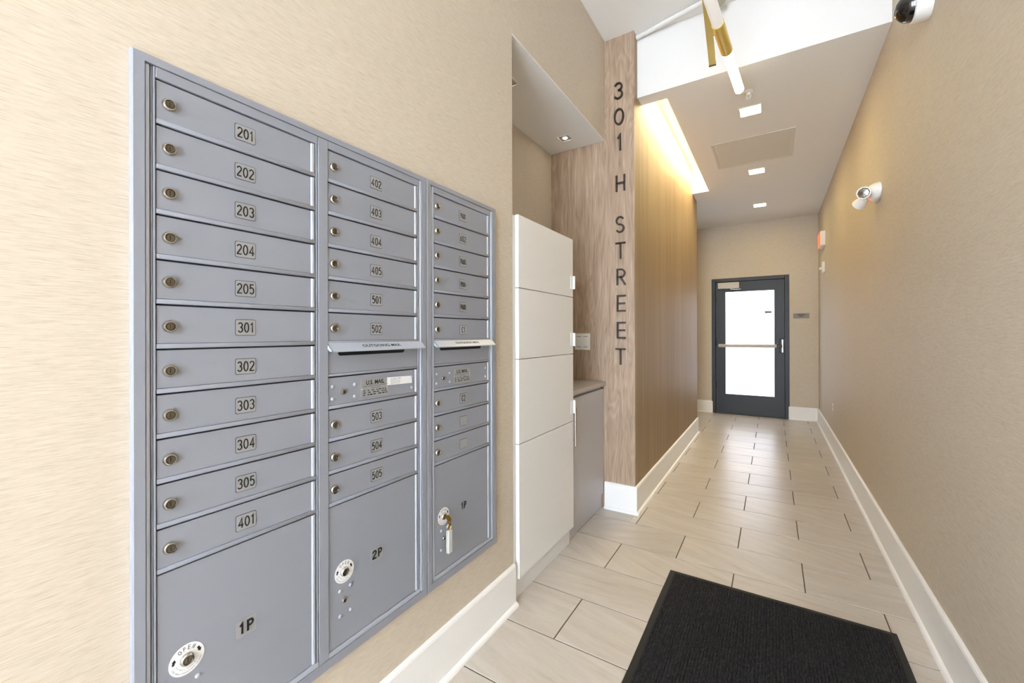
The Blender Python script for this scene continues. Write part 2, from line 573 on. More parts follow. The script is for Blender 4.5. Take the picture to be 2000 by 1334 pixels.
for k in range(-17, 15):
    ya, yb = row_y0 + k * TP, row_y0 + (k + 1) * TP
    ya_, yb_ = max(ya, YS) + GAP / 2, min(yb, YF) - GAP / 2
    if yb_ - ya_ < 0.02: continue
    off = -0.79 if k % 2 == 0 else -0.475
    # limits of the floor in this row
    if yb < YP + 0.01: lim = [(-1.09, XR, ya_, yb_)]
    elif ya < YP: lim = [(-1.10, XC, ya_, YP), (XC, XR, ya_, yb_)]
    elif yb < YE + 0.02: lim = [(XC, XR, ya_, yb_)]
    elif ya < YE: lim = [(XH, XC, YE, yb_), (XC, XR, ya_, yb_)]
    else: lim = [(XH, XR, ya_, yb_)]
    for (lx0, lx1, ly0, ly1) in lim:
        n0 = math.floor((lx0 - off) / TL)
        for q in range(n0, n0 + 8):
            x0 = max(off + q * TL + GAP / 2, lx0); x1 = min(off + (q + 1) * TL - GAP / 2, lx1)
            tile(x0, x1, ly0, ly1)

# left wall with the part above the niche
bm = B()
box(bm, -1.62, XL, YS, YN, 0, ZU)
box(bm, -1.62, XL, YN, YP, ZS, ZU)
struct('wall_left', bm, M['paper'], label='pale beige grasscloth wall around the mailboxes')
bm = B(); box(bm, -1.62, XN, YN, YP, 0, ZS)
struct('wall_niche_back', bm, M['paper'], label='beige grasscloth back wall of the locker niche')
bm = B(); box(bm, XN, XL - 0.0005, YN, YP, ZS - 0.006, ZS)
struct('ceiling_niche', bm, M['ceil'], label='white painted soffit of the locker niche')
# wood clad end panel and column
bm = B(); box(bm, -1.62, XC, YP, 3.022, 0, ZU)
struct('wall_wood_panel', bm, M['wood'], label='brushed oak wall panel carrying the street address')
# corridor left wall
bm = B(); box(bm, -1.05, XC, 3.022, YE, 0, 3.36); box(bm, -1.05, XC, 3.022, 3.22, 3.36, ZU)
box(bm, XH, -1.05, YE - 0.1, YE, 0, 3.32)
struct('wall_corridor_left', bm, M['bronze'], label='bronze brown corridor wall with fine vertical sheen')
bm = B(); box(bm, XR, XR + 0.12, YS, YF + 0.12, 0, ZU + 0.1)
struct('wall_right', bm, M['paper'], label='long beige grasscloth wall on the right of the corridor')
# far wall with the door opening
DX0, DX1, DZ1 = -0.838, 0.216, 2.172
bm = B()
box(bm, XH, DX0, YF, YF + 0.12, 0, ZU)
box(bm, DX1, XR, YF, YF + 0.12, 0, ZU)
box(bm, DX0, DX1, YF, YF + 0.12, DZ1, ZU)
struct('wall_far', bm, M['paper'], label='beige grasscloth end wall around the black door')
bm = B(); box(bm, XH - 0.12, XH, YE - 0.1, YF + 0.12, 0, ZU)
struct('wall_hall_end', bm, M['paper'], label='beige wall closing the side hall')
# ceilings
bm = B(); box(bm, -1.62, XR, YS, 3.22, ZU, ZU + 0.1)
struct('ceiling', bm, M['ceil'], label='white painted ceiling over the mailbox entry')
SX1, SY0, SY1 = -0.65, 3.20, 5.56
bm = B()
box(bm, SX1, XR, YB, YF, ZC, ZC + 0.1)
box(bm, XC, SX1, YB, SY0, ZC, ZC + 0.1)
box(bm, XC, SX1, SY1, YF, ZC, ZC + 0.1)
box(bm, XH, XC, YE, YF, ZC, ZC + 0.1)
box(bm, XC, XR, YB, YB + 0.1, ZC + 0.1, ZU)          # beam face
box(bm, SX1, SX1 + 0.02, YB + 0.1, SY1 + 0.02, ZC + 0.1, 3.34)
box(bm, XC, SX1, SY1, SY1 + 0.02, ZC + 0.1, 3.34)
box(bm, XC, SX1 + 0.02, YB + 0.1, SY1 + 0.02, 3.32, 3.36)
struct('ceiling_corridor', bm, M['ceil'], label='lower white corridor ceiling with a light slot along the wall')

# entrance glazing behind the viewer
GX0, GX1, GZ1 = -0.98, 0.50, 3.2
bm = B()
box(bm, -1.62, GX0, YS - 0.12, YS, 0, ZU)
box(bm, GX1, XR + 0.12, YS - 0.12, YS, 0, ZU)
box(bm, GX0, GX1, YS - 0.12, YS, GZ1, ZU)
struct('wall_entrance', bm, M['white'], label='white wall around the glazed street entrance')
bm = B()
for (a, b_) in ((GX0, GX0 + 0.05), (-0.27, -0.21), (GX1 - 0.05, GX1)):
    box(bm, a, b_, YS - 0.08, YS - 0.03, 0, GZ1, 0.004)
for (a, b_) in ((0.0, 0.12), (2.2, 2.26), (GZ1 - 0.05, GZ1)):
    box(bm, GX0 + 0.05, -0.27, YS - 0.078, YS - 0.032, a, b_)
    box(bm, -0.21, GX1 - 0.05, YS - 0.078, YS - 0.032, a, b_)
win = struct('window_1', bm, M['black'], label='black framed glazed street entrance')
for (a, b_) in ((GX0 + 0.05, -0.27), (-0.21, GX1 - 0.05)):
    for (c, d) in ((0.12, 2.2), (2.26, GZ1 - 0.05)):
        bm = B(); box(bm, a, b_, YS - 0.06, YS - 0.052, c, d)
        obj('pane', bm, M['glass'], win)

# ------------------------------------------------------------------ baseboards with shoe moulding
def board_profile(t=0.015, h=BH):
    return [(0, 0.0), (t, 0.0), (t, h - 0.012), (t - 0.003, h - 0.004), (t - 0.008, h), (0, h)]
def shoe_profile(t=0.015, r=0.016):
    return [(t, 0)] + [(t + r * math.cos(a), r * 1.15 * math.sin(a)) for a in [math.pi / 2 * i / 6 for i in range(7)]]
def baseboard(name, label, runs):
    """runs: (axis, wallpos, outward sign, a, b)"""
    bm = B()
    for ax, wp, sg, a, b_ in runs:
        prism(bm, [(wp + sg * p[0], p[1]) for p in board_profile()], ax, a, b_)
    o = struct(name, bm, M['trim'], label=label)
    for ax, wp, sg, a, b_ in runs:
        bm = B()
        if name == 'baseboard_column':
            a, b_ = (a, XC + 0.0305) if ax == 'x' else (YP - 0.0155, b_)
        prism(bm, [(wp + sg * p[0], p[1]) for p in shoe_profile()], ax, a, b_)
        obj('shoe_moulding', bm, M['trim'], o, smooth=True)
    return o
baseboard('baseboard_left', 'white baseboard under the mailboxes', [('y', XL, 1, YS, YN)])
baseboard('baseboard_right', 'white baseboard along the right wall', [('y', XR, -1, YS, YF)])
baseboard('baseboard_column', 'white baseboard wrapping the wood column and corridor wall',
          [('x', YP, -1, -1.06, XC + 0.015), ('y', XC, 1, YP, YE)])
baseboard('baseboard_far', 'white baseboard either side of the black door',
          [('x', YF, -1, XH, DX0 + 0.012), ('x', YF, -1, DX1 - 0.012, XR - 0.0155)])

# ------------------------------------------------------------------ far door
YD = YF - 0.012
bm = B()
box(bm, DX0, DX0 + 0.055, YD, YF + 0.10, 0, DZ1, 0.003)
box(bm, DX1 - 0.058, DX1, YD, YF + 0.10, 0, DZ1, 0.003)
box(bm, DX0 + 0.055, DX1 - 0.058, YD, YF + 0.10, DZ1 - 0.055, DZ1, 0.003)
box(bm, DX0 + 0.055, DX0 + 0.075, YF + 0.062, YF + 0.10, 0, DZ1 - 0.055)
box(bm, DX1 - 0.078, DX1 - 0.058, YF + 0.062, YF + 0.10, 0, DZ1 - 0.055)
box(bm, DX0 + 0.075, DX1 - 0.078, YF + 0.062, YF + 0.10, DZ1 - 0.075, DZ1 - 0.055)
box(bm, DX0 + 0.055, DX1 - 0.058, YF + 0.004, YF + 0.10, -0.002, 0.010)
box(bm, DX0 + 0.055, DX1 - 0.058, YF + 0.062, YF + 0.10, 0.010, 0.022)
door = struct('door_1', bm, M['black'], label='black framed glass door at the corridor end')
LX0, LX1, LZ0, LZ1 = DX0 + 0.060, DX1 - 0.063, 0.012, DZ1 - 0.060
GX_0, GX_1, GZ_0, GZ_1 = -0.642, 0.029, 0.316, 1.956
YL = YF + 0.012
bm = B()
for (a, b_, c, d) in ((LX0, GX_0, LZ0, LZ1), (GX_1, LX1, LZ0, LZ1), (GX_0, GX_1, LZ0, GZ_0), (GX_0, GX_1, GZ_1, LZ1)):
    box(bm, a, b_, YL, YL + 0.045, c, d)
for (a, b_, c, d) in ((GX_0 - 0.012, GX_0 + 0.004, GZ_0, GZ_1), (GX_1 - 0.004, GX_1 + 0.012, GZ_0, GZ_1),
                      (GX_0, GX_1, GZ_0 - 0.012, GZ_0 + 0.004), (GX_0, GX_1, GZ_1 - 0.004, GZ_1 + 0.012)):
    box(bm, a, b_, YL - 0.006, YL + 0.01, c, d, 0.002)
obj('door_leaf', bm, M['black'], door)
bm = B(); box(bm, GX_0 + 0.003, GX_1 - 0.003, YL + 0.018, YL + 0.026, GZ_0 + 0.003, GZ_1 - 0.003)
obj('pane', bm, M['dimming_glass'], door)
bm = B()
tube(bm, [(-0.735, YL - 0.06, 1.095), (0.055, YL - 0.06, 1.095)], 0.026, 16)
lathe(bm, (-0.705, YL, 1.095), (0, -1, 0), [(0, 0.018), (0.06, 0.014)], 12)
tag(obj('push_bar', bm, M['silverpaint'], door, smooth=True), 'silver push bar across the glass')
bm = B()
box(bm, 0.052, 0.125, YL - 0.068, YL - 0.012, 1.070, 1.120, 0.008)
box(bm, 0.085, 0.145, YL - 0.040, YL - 0.0005, 0.99, 1.205, 0.008)
obj('latch_case', bm, M['black'], door)
bm = B(); box(bm, 0.118, 0.140, YL - 0.044, YL - 0.038, 1.00, 1.195, 0.003)
obj('latch_plate', bm, M['steel'], door)
bm = B()
box(bm, -0.742, -0.440, YD - 0.055, YD - 0.001, 2.005, 2.100, 0.006)
tag(obj('door_closer', bm, M['silverpaint'], door), 'silver overhead door closer')
bm = B()
tube(bm, [(-0.47, YD - 0.03, 2.003), (-0.47, YD - 0.03, 1.988)], 0.012, 10)
tube(bm, [(-0.56, YD - 0.10, 1.99), (-0.47, YD - 0.03, 1.988), (-0.415, YD - 0.09, 1.985)], 0.008, 8)
obj('closer_arm', bm, M['steel'], door)
bm = B(); box(bm, -0.097, -0.008, YL + 0.016, YL + 0.0178, 1.598, 1.634)
tag(obj('glass_sticker', bm, M['signgrey'], door), 'small grey sticker on the glass')
for zz in (0.45, 1.15, 1.85):
    bm = B(); tube(bm, [(LX0 - 0.003, YL - 0.010, zz - 0.055), (LX0 - 0.003, YL - 0.010, zz + 0.055)], 0.008, 8)
    obj('hinge', bm, M['black'], door)

# ================================================================== MAILBOXES
XW = XL + 0.0005           # wall surface
X_BACK = XW + 0.003        # backing sheet, coloured dark for the shade in the door gaps
X_DOOR = XW + 0.0085       # door faces
X_LIP = XW + 0.0115
X_TRIM = XW + 0.0135
ZT, PITCH_R = 1.807, 0.0904     # top of the first row, row pitch
Z_BOT = 0.408
MZ0, MZ1 = 0.368, 1.846

def door_mesh(w, h, lip_bottom=True, lip_right=True):
    """origin: top-left corner of the row on the door face; y to the right, z down"""
    bm = B()
    g = 0.0038
    t = X_DOOR - X_BACK
    zb = -h + (0.0105 if lip_bottom else 0.003)
    yr = w - (0.0125 if lip_right else 0.003)
    box(bm, -t, 0, 0.0012, yr, zb, -g)
    if lip_right:      # rounded hinge edge
        pts = [(yr, -t), (yr, 0.0)]
        for i in range(1, 7):
            a = math.pi * i / 7
            pts.append((yr + 0.0055 - 0.0055 * math.cos(a), 0.0032 * math.sin(a)))
        pts += [(yr + 0.011, 0), (yr + 0.011, -t)]
        A = [bm.verts.new((x, y, -g)) for y, x in pts]; Bv = [bm.verts.new((x, y, zb)) for y, x in pts]
        fs = [bm.faces.new(A), bm.faces.new(list(reversed(Bv)))]
        for i in range(len(pts)):
            fs.append(bm.faces.new((A[i], Bv[i], Bv[(i + 1) % len(pts)], A[(i + 1) % len(pts)])))
        for f in fs: f.material_index = 1
        bmesh.ops.recalc_face_normals(bm, faces=fs)
    if lip_bottom:     # shelf edge under the door
        box(bm, -t, 0.003, 0.0006, w - 0.0006, -h + 0.0002, zb - 0.0008, 0.0012, 2, 0)
    return to_mesh('door', bm, [M['alu'], M['alu_lip']], smooth=True)

def lock_mesh(r=0.0128, brass=False):
    bm = B()
    lathe(bm, (0, 0, 0), (1, 0, 0), [(0.0, r), (0.002, r), (0.0045, r * 0.93), (0.0065, r * 0.82), (0.0068, r * 0.68),
                                     (0.0040, r * 0.60), (0.0040, r * 0.48), (0.0052, r * 0.44), (0.0052, 0.0)], 28,
          mis=[0, 0, 0, 0, 0, 1, 1, 1, 1])
    box(bm, 0.0050, 0.0056, -0.0007, 0.0007, -r * 0.34, r * 0.34, 0, 1, 2)
    return to_mesh('lock', bm, [M['chrome'], M['brasslock'] if brass else M['lockcore'], M['ink']], smooth=True)

def rrect(w, h, r, n=4):
    pts = []
    for cx, cy, a0 in ((w / 2 - r, h / 2 - r, 0), (-w / 2 + r, h / 2 - r, 90), (-w / 2 + r, -h / 2 + r, 180), (w / 2 - r, -h / 2 + r, 270)):
        for i in range(n + 1):
            a = math.radians(a0 + 90 * i / n)
            pts.append((cx + r * math.cos(a), cy + r * math.sin(a)))
    return pts

def plate_mesh(w=0.043, h=0.035):
    bm = B()
    prism(bm, rrect(w + 0.0022, h + 0.0022, 0.004), 'x', 0.0, 0.0005, 1)  # dark rim drawn as the shade line of a recessed plate
    prism(bm, rrect(w, h, 0.0035), 'x', 0.0005, 0.0012, 0)
    return to_mesh('number_plate', bm, [M['plate'], M['gap']])

def rivet_mesh(r=0.0055):
    bm = B()
    lathe(bm, (0, 0, 0), (1, 0, 0), [(0, r), (0.0008, r), (0.0024, r * 0.75), (0.0032, r * 0.35), (0.0034, 0)], 14)
    return to_mesh('rivet', bm, M['alu_lip'], smooth=True)

ME_LOCK, ME_BLOCK = lock_mesh(), lock_mesh(0.0075, True)
ME_PLATE, ME_RIVET = plate_mesh(), rivet_mesh()
ME_PLOCK = lock_mesh(0.0135)

def sticker_mesh(R=0.0315):
    """round white OPEN sticker with arrows and instructions"""
    bm = B()
    lathe(bm, (0, 0, 0), (1, 0, 0), [(0, R), (0.0006, R), (0.0006, 0)], 48, 0)
    nz = Vector((1, 0, 0))
    def polar(rad, deg): return Vector((0.0006, rad * math.cos(math.radians(deg)), rad * math.sin(math.radians(deg))))
    b2 = B()
    for c, deg in zip('OPEN', (122, 101, 80, 58)):
        ux = Vector((0, math.sin(math.radians(deg)), -math.cos(math.radians(deg))))
        uy = Vector((0, math.cos(math.radians(deg)), math.sin(math.radians(deg))))
        stroke_text(b2, c, polar(0.0235, deg), ux, uy, nz, 0.0078, 0.0009, 0.0003)
    for f in b2.faces: f.material_index = 1
    # arrows
    for deg, sgn in ((165, -1), (22, -1)):
        ux = Vector((0, math.sin(math.radians(deg)), -math.cos(math.radians(deg))))
        uy = Vector((0, math.cos(math.radians(deg)), math.sin(math.radians(deg))))
        c = polar(0.0238, deg) + nz * 0.0003
        pts = [(-.0058, -.0022), (.0005, -.0022), (.0005, -.0042), (.0060, 0), (.0005, .0042), (.0005, .0022), (-.0058, .0022)]
        vv = [b2.verts.new(c + ux * x + uy * y) for x, y in pts]
        f = b2.faces.new(vv); f.material_index = 1
    # two rings of fine print along the lower half
    for txt, rad, hh in (('KEY WILL REMAIN IN', 0.0195, 0.0027), ('LOCK WHEN COMPARTMENT IS OPEN', 0.0265, 0.0027)):
        n = len(txt); span = 150.0
        for i, ch in enumerate(txt):
            if ch == ' ': continue
            deg = 270 - span / 2 + span * (i + 0.5) / n
            uy = Vector((0, -math.cos(math.radians(deg)), -math.sin(math.radians(deg))))
            ux = Vector((0, -math.sin(math.radians(deg)), math.cos(math.radians(deg))))
            font_text(b2, ch, polar(rad, deg), ux, uy, nz, None, hh, 0.0, 0.0003, 2)
    me2 = bpy.data.meshes.new('tmp'); b2.to_mesh(me2); b2.free()
    bm.from_mesh(me2); bpy.data.meshes.remove(me2)
    return to_mesh('open_sticker', bm, [M['sticker'], M['ink'], M['greyink']])
ME_STICK = sticker_mesh()

def number_text(door, s, y, z, cramped=False):
    bm = B()
    h = 0.0215 if not cramped else 0.0200
    stroke_text(bm, s, (0, 0, 0), LX, LY, LN, h, 0.0026 if not cramped else 0.0017, 0.0004,
                0.92 if not cramped else 0.50, 0.20)
    obj('number', bm, M['ink'], door, (X_DOOR + 0.0012, y, z))

def add_door(cab, name, y0, y1, row, rows=1, mesh=None, lab=None):
    z = ZT - row * PITCH_R
    h = rows * PITCH_R
    d = place(name, mesh, cab, (X_DOOR, y0, z))
    if lab: d['label'] = lab
    return d, z, h

def tenant(cab, y0, y1, row, num, mesh, lockoff):
    lab = ('mailbox door with plate numbered %s' % num) if num else 'mailbox door with a blank number plate'
    d, z, h = add_door(cab, 'door', y0, y1, row, 1, mesh, lab)
    zc = z - 0.0455
    place('lock', ME_LOCK, d, (X_DOOR, y0 + lockoff, zc))
    yc = (y0 + y1) / 2 - 0.004
    place('number_plate', ME_PLATE, d, (X_DOOR, yc, zc - 0.0005))
    if num: number_text(d, num, yc, zc - 0.0005, len(num) > 3)
    return d

def rivets(d, pts):
    for y, z in pts: place('rivet', ME_RIVET, d, (X_DOOR, y, z))

def parcel(cab, y0, y1, row, code, mesh, plate=True, extra=True):
    d, z, h = add_door(cab, 'parcel_door', y0, y1, row, 1, mesh, 'large parcel door marked %s with a round sticker' % code)
    sy, sz = y0 + 0.0505, 0.612
    place('open_sticker', ME_STICK, d, (X_DOOR, sy, sz))
    place('lock', ME_PLOCK, d, (X_DOOR + 0.0006, sy, sz))
    yc = (y0 + y1) / 2 - 0.004
    if plate:
        bm = B(); prism(bm, rrect(0.044, 0.040, 0.004), 'x', 0.0, 0.0006)
        obj('number_plate', bm, M['plate'], d, (X_DOOR, yc, 0.612))
    bm = B(); stroke_text(bm, code, (0, 0, 0), LX, LY, LN, 0.0225, 0.0048, 0.0003, 1.25, 0.30)
    obj('number', bm, M['ink'], d, (X_DOOR + 0.0009, yc, 0.612))
    place('lock', ME_BLOCK, d, (X_DOOR - 0.002, y0 + 0.0500, 0.530))
    rivets(d, [(y0 + 0.0700, 0.5635), (y0 + 0.0360, 0.5615), (y0 + 0.0700, 0.4925), (y0 + 0.0360, 0.4905)])
    return d

def outgoing(cab, y0, y1, row, w):
    """panel with mail slot and hinged awning, one row high"""
    z = ZT - row * PITCH_R
    bm = B()
    g = 0.0038; t = X_DOOR - X_BACK
    box(bm, -t, 0, 0.0012, w - 0.002, -PITCH_R + 0.008, -g)
    box(bm, -t, 0.002, 0.0006, w - 0.0006, -PITCH_R + 0.0005, -PITCH_R + 0.0072, 0.0012)
    d = obj('outgoing_panel', bm, M['alu'], cab, (X_DOOR, y0, z), smooth=True)
    d['label'] = 'outgoing mail slot panel with a sloping hood'
    # slot
    bm = B()
    prism(bm, [(0.032, -0.028), (0.038, -0.033), (w - 0.066, -0.033), (w - 0.060, -0.028), (w - 0.060, -0.010), (0.032, -0.010)], 'x', 0.0, 0.0004)
    obj('mail_slot', bm, M['ink'], d, (X_DOOR, y0, z))
    # hood: sloped plate with returned cheeks
    bm = B()
    q = 0.025; dz = 0.0215; th = 0.0022; zh = 0.0035; xo = 0.0034
    A = [(xo, zh), (q, zh - dz), (q, zh - dz - 0.0035), (q - th, zh - dz - 0.0035), (q - th, zh - dz + 0.0005), (xo, zh - 0.004)]
    prism(bm, A, 'y', -0.003, w + 0.016, 0)
    for yy in (-0.003, w + 0.0145):
        prism(bm, [(xo, zh), (q, zh - dz), (q, zh - dz - 0.0035), (0.012, zh - dz - 0.001), (xo, zh - 0.016)], 'y', yy, yy + 0.0015)
    obj('hood', bm, M['alu_lip'], d, (X_DOOR, y0, z))
    n = Vector((dz, 0, q - xo)).normalized(); uy = Vector((-(q - xo), 0, dz)).normalized()
    bm = B()
    font_text(bm, 'OUTGOING MAIL', (xo + (q - xo) * 0.46, w * 0.525, zh - dz * 0.46), LX, uy, n, 0.150, 0.0105, 0.014, 0.0006)
    obj('lettering', bm, M['ink'], d, (X_DOOR, y0, z))
    return d

def us_mail(cab, y0, y1, row, mesh, sticker):
    d, z, h = add_door(cab, 'service_door', y0, y1, row, 1, mesh, 'riveted door with a U.S. MAIL label plate')
    place('lock', ME_BLOCK, d, (X_DOOR - 0.001, y0 + 0.0485, 1.128))
    rivets(d, [(y0 + 0.0135, 1.1455), (y0 + 0.0865, 1.1445), (y0 + 0.0135, 1.1110), (y0 + 0.0865, 1.1105),
               (y1 - 0.0275, 1.1470), (y1 - 0.0275, 1.1115)])
    bm = B(); prism(bm, rrect(0.105, 0.054, 0.003), 'x', 0.0, 0.0006)
    yc = y0 + 0.162
    obj('label_plate', bm, M['plate'], d, (X_DOOR, yc, 1.129))
    bm = B()
    font_text(bm, 'U.S. MAIL', (0, 0.0, 0.0165), LX, LY, LN, 0.070, 0.0135, 0.025, 0.0)
    font_text(bm, 'Approved by the Postmaster General', (0, 0.0, 0.0055), LX, LY, LN, 0.088, 0.0036, 0.01, 0.0)
    font_text(bm, 'USPS-STD-4C', (0, 0.002, -0.0005), LX, LY, LN, 0.036, 0.0028, 0.0, 0.0)
    # remaining lines of fine print, too small to read: word-length dashes
    rnd = random.Random(3)
    for zz, hh in ((-0.0075, 0.0024), (-0.0140, 0.0026), (-0.0205, 0.0030)):
        y = -0.045
        while y < 0.042:
            wl = rnd.uniform(0.005, 0.013)
            vv = [bm.verts.new((0, a, b_)) for a, b_ in ((y, zz - hh / 2), (y + wl, zz - hh / 2), (y + wl, zz + hh / 2), (y, zz + hh / 2))]
            bm.faces.new(vv)
            y += wl + rnd.choice((0.0022, 0.003, 0.009))
    obj('lettering', bm, M['ink'], d, (X_DOOR + 0.0008, yc, 1.129))
    for yy, zz in ((-0.049, -0.002), (0.047, 0.006), (0.047, -0.006)):
        bm = B(); lathe(bm, (0, 0, 0), (1, 0, 0), [(0, 0.0024), (0.001, 0.0018), (0.0014, 0)], 10)
        obj('rivet', bm, M['alu_lip'], d, (X_DOOR + 0.0006, yc + yy, 1.129 + zz))
    if sticker:
        bm = B(); box(bm, 0, 0.0005, -0.054, 0.054, -0.0125, 0.0125)
        s_ = obj('paper_sticker', bm, M['sticker'], d, (X_DOOR + 0.0008, y0 + 0.262, 1.1405))
        s_.rotation_euler = (math.radians(-1.5), 0, 0)
        bm = B()
        for i in range(5):
            y = -0.040
            zz = 0.009 - i * 0.0043
            for wl in ((0.006, 0.020, 0.012) if i == 0 else (0.005, 0.014, 0.006, 0.010) if i % 2 else (0.016, 0.008, 0.009)):
                vv = [bm.verts.new((0, a, b_)) for a, b_ in ((y, zz - 0.0006), (y + wl, zz - 0.0006), (y + wl, zz + 0.0006), (y, zz + 0.0006))]
                bm.faces.new(vv); y += wl + 0.0025
        obj('lettering', bm, M['greyink'], d, (X_DOOR + 0.0015, y0 + 0.262, 1.1405))
    return d

def mitred_frame(y0, y1, z0, z1, wl, wr, wt, wb):
    """picture-frame trim, mitred, bevelled towards the wall"""
    bm = B()
    o = [(y0, z1), (y1, z1), (y1, z0), (y0, z0)]
    i_ = [(y0 + wl, z1 - wt), (y1 - wr, z1 - wt), (y1 - wr, z0 + wb), (y0 + wl, z0 + wb)]
    cen = [(-1, 1), (1, 1), (1, -1), (-1, -1)]
    ch = 0.003
    V = {}
    for k in range(4):
        (a, b_), (c, d) = o[k], i_[k]
        sx, sz = cen[k]
        V[k] = [(XW, a, b_), (X_TRIM - 0.002, a, b_), (X_TRIM, a - sx * ch, b_ - sz * ch), (X_TRIM, c, d), (XW, c, d)]
    for k in range(4):
        j = (k + 1) % 4
        va = [bm.verts.new(p) for p in V[k]]; vb = [bm.verts.new(p) for p in V[j]]
        for m in range(4):
            bm.faces.new((va[m], va[m + 1], vb[m + 1], vb[m]))
    bmesh.ops.recalc_face_normals(bm, faces=bm.faces[:])
    return bm

def vbar(y0, y1, z0, z1, x=None, r=0.0015):
    bm = B(); box(bm, XW + 0.001, x or X_LIP, y0, y1, z0, z1, r, 2)
    return bm

def mailbox_cabinet(label, y0, y1, cols):
    cab = thing('mailbox_cabinet', label, 'mailbox', (XW, (y0 + y1) / 2, MZ0), 'wall mailbox cabinets')
    return cab

# double-column unit -------------------------------------------------
cab1 = mailbox_cabinet('wide grey two-column mailbox bank with doors 201 to 505', 0.2885, 1.0915, 2)
obj('frame', mitred_frame(0.2885, 1.0915, MZ0, MZ1, 0.0205, 0.0235, 0.0165, 0.026), M['alu'], cab1)
bm = B(); box(bm, XW + 0.0005, X_BACK, 0.305, 1.075, MZ0 + 0.02, MZ1 - 0.012)
obj('backing', bm, M['gap'], cab1)
Z0c, Z1c = 0.395, 1.8285
obj('channel', vbar(0.3105, 0.3180, Z0c, Z1c, X_DOOR + 0.002, 0.003), M['alu_lip'], cab1, smooth=True)
obj('channel', vbar(0.3195, 0.3228, Z0c, Z1c, X_DOOR - 0.001), M['alu'], cab1)
obj('channel', vbar(0.3230, 0.3268, Z0c, Z1c, X_LIP - 0.001), M['alu'], cab1)
obj('channel', vbar(0.6700, 0.6755, Z0c, Z1c, X_LIP - 0.001), M['alu'], cab1)
obj('mullion', vbar(0.6768, 0.7060, Z0c, Z1c, X_LIP), M['alu'], cab1)
obj('channel', vbar(1.0498, 1.0570, Z0c, Z1c, X_LIP - 0.001), M['alu'], cab1)
obj('channel', vbar(1.0590, 1.0675, Z0c, Z1c, X_LIP + 0.0015, 0.003), M['alu_lip'], cab1, smooth=True)
for (a, b_) in ((0.3268, 0.6755), (0.7060, 1.0570)):
    bm = B(); box(bm, XW + 0.001, X_LIP, a + 0.0002, b_ - 0.0002, ZT - 0.0002, Z1c, 0.0012)
    obj('header', bm, M['alu'], cab1)
    bm = B(); box(bm, XW + 0.001, X_LIP, a + 0.0002, b_ - 0.0002, Z0c, Z_BOT + 0.0005, 0.0015)
    obj('sill', bm, M['alu_lip'], cab1)
C1 = (0.3272, 0.6690); C2 = (0.7063, 1.0485); C3 = (1.1318, 1.4785)
W1, W2, W3 = C1[1] - C1[0], C2[1] - C2[0], C3[1] - C3[0]
D1, D2, D3 = door_mesh(W1, PITCH_R), door_mesh(W2, PITCH_R), door_mesh(W3, PITCH_R)
HP = ZT - 11 * PITCH_R - Z_BOT
P1, P2, P3 = door_mesh(W1, HP, False), door_mesh(W2, HP, False), door_mesh(W3, HP, False)
for i, n in enumerate(('201', '202', '203', '204', '205', '301', '302', '303', '304', '305', '401')):
    tenant(cab1, *C1, i, n, D1, 0.0218)
parcel(cab1, *C1, 11, '1P', P1)
for i, n in enumerate(('402', '403', '404', '405', '501', '502')):
    tenant(cab1, *C2, i, n, D2, 0.0190)
outgoing(cab1, *C2, 6, W2)
us_mail(cab1, *C2, 7, D2, True)
for i, n in enumerate(('503', '504', '505')):
    tenant(cab1, *C2, 8 + i, n, D2, 0.0190)
parcel(cab1, *C2, 11, '2P', P2)

# single-column unit -------------------------------------------------
cab2 = mailbox_cabinet('narrow grey one-column mailbox bank beside the white lockers', 1.0925, 1.5290, 1)
obj('frame', mitred_frame(1.0925, 1.5290, MZ0, MZ1, 0.0185, 0.0260, 0.0165, 0.026), M['alu'], cab2)
bm = B(); box(bm, XW + 0.0005, X_BACK, 1.105, 1.512, MZ0 + 0.02, MZ1 - 0.012)
obj('backing', bm, M['gap'], cab2)
obj('channel', vbar(1.1125, 1.1205, Z0c, Z1c, X_DOOR + 0.002, 0.003), M['alu_lip'], cab2, smooth=True)
obj('channel', vbar(1.1235, 1.1312, Z0c, Z1c, X_LIP - 0.001), M['alu_lip'], cab2)
obj('channel', vbar(1.4800, 1.4880, Z0c, Z1c, X_LIP - 0.001), M['alu'], cab2)
obj('channel', vbar(1.4900, 1.5020, Z0c, Z1c, X_LIP + 0.0015, 0.003), M['alu_lip'], cab2, smooth=True)
bm = B(); box(bm, XW + 0.001, X_LIP, 1.1314, 1.4878, ZT - 0.0002, Z1c, 0.0012)
obj('header', bm, M['alu'], cab2)
bm = B(); box(bm, XW + 0.001, X_LIP, 1.1314, 1.4878, Z0c, Z_BOT + 0.0005, 0.0015)
obj('sill', bm, M['alu_lip'], cab2)
for i, n in enumerate(('PH601', '602', 'PH603', 'PH604', 'PH605', 'C1')):
    tenant(cab2, *C3, i, n, D3, 0.0180)
outgoing(cab2, *C3, 6, W3)
us_mail(cab2, *C3, 7, D3, False)
for i, n in enumerate(('C2', '', '')):
    tenant(cab2, *C3, 8 + i, n, D3, 0.0180)
parcel(cab2, *C3, 11, '1P', P3, plate=False)

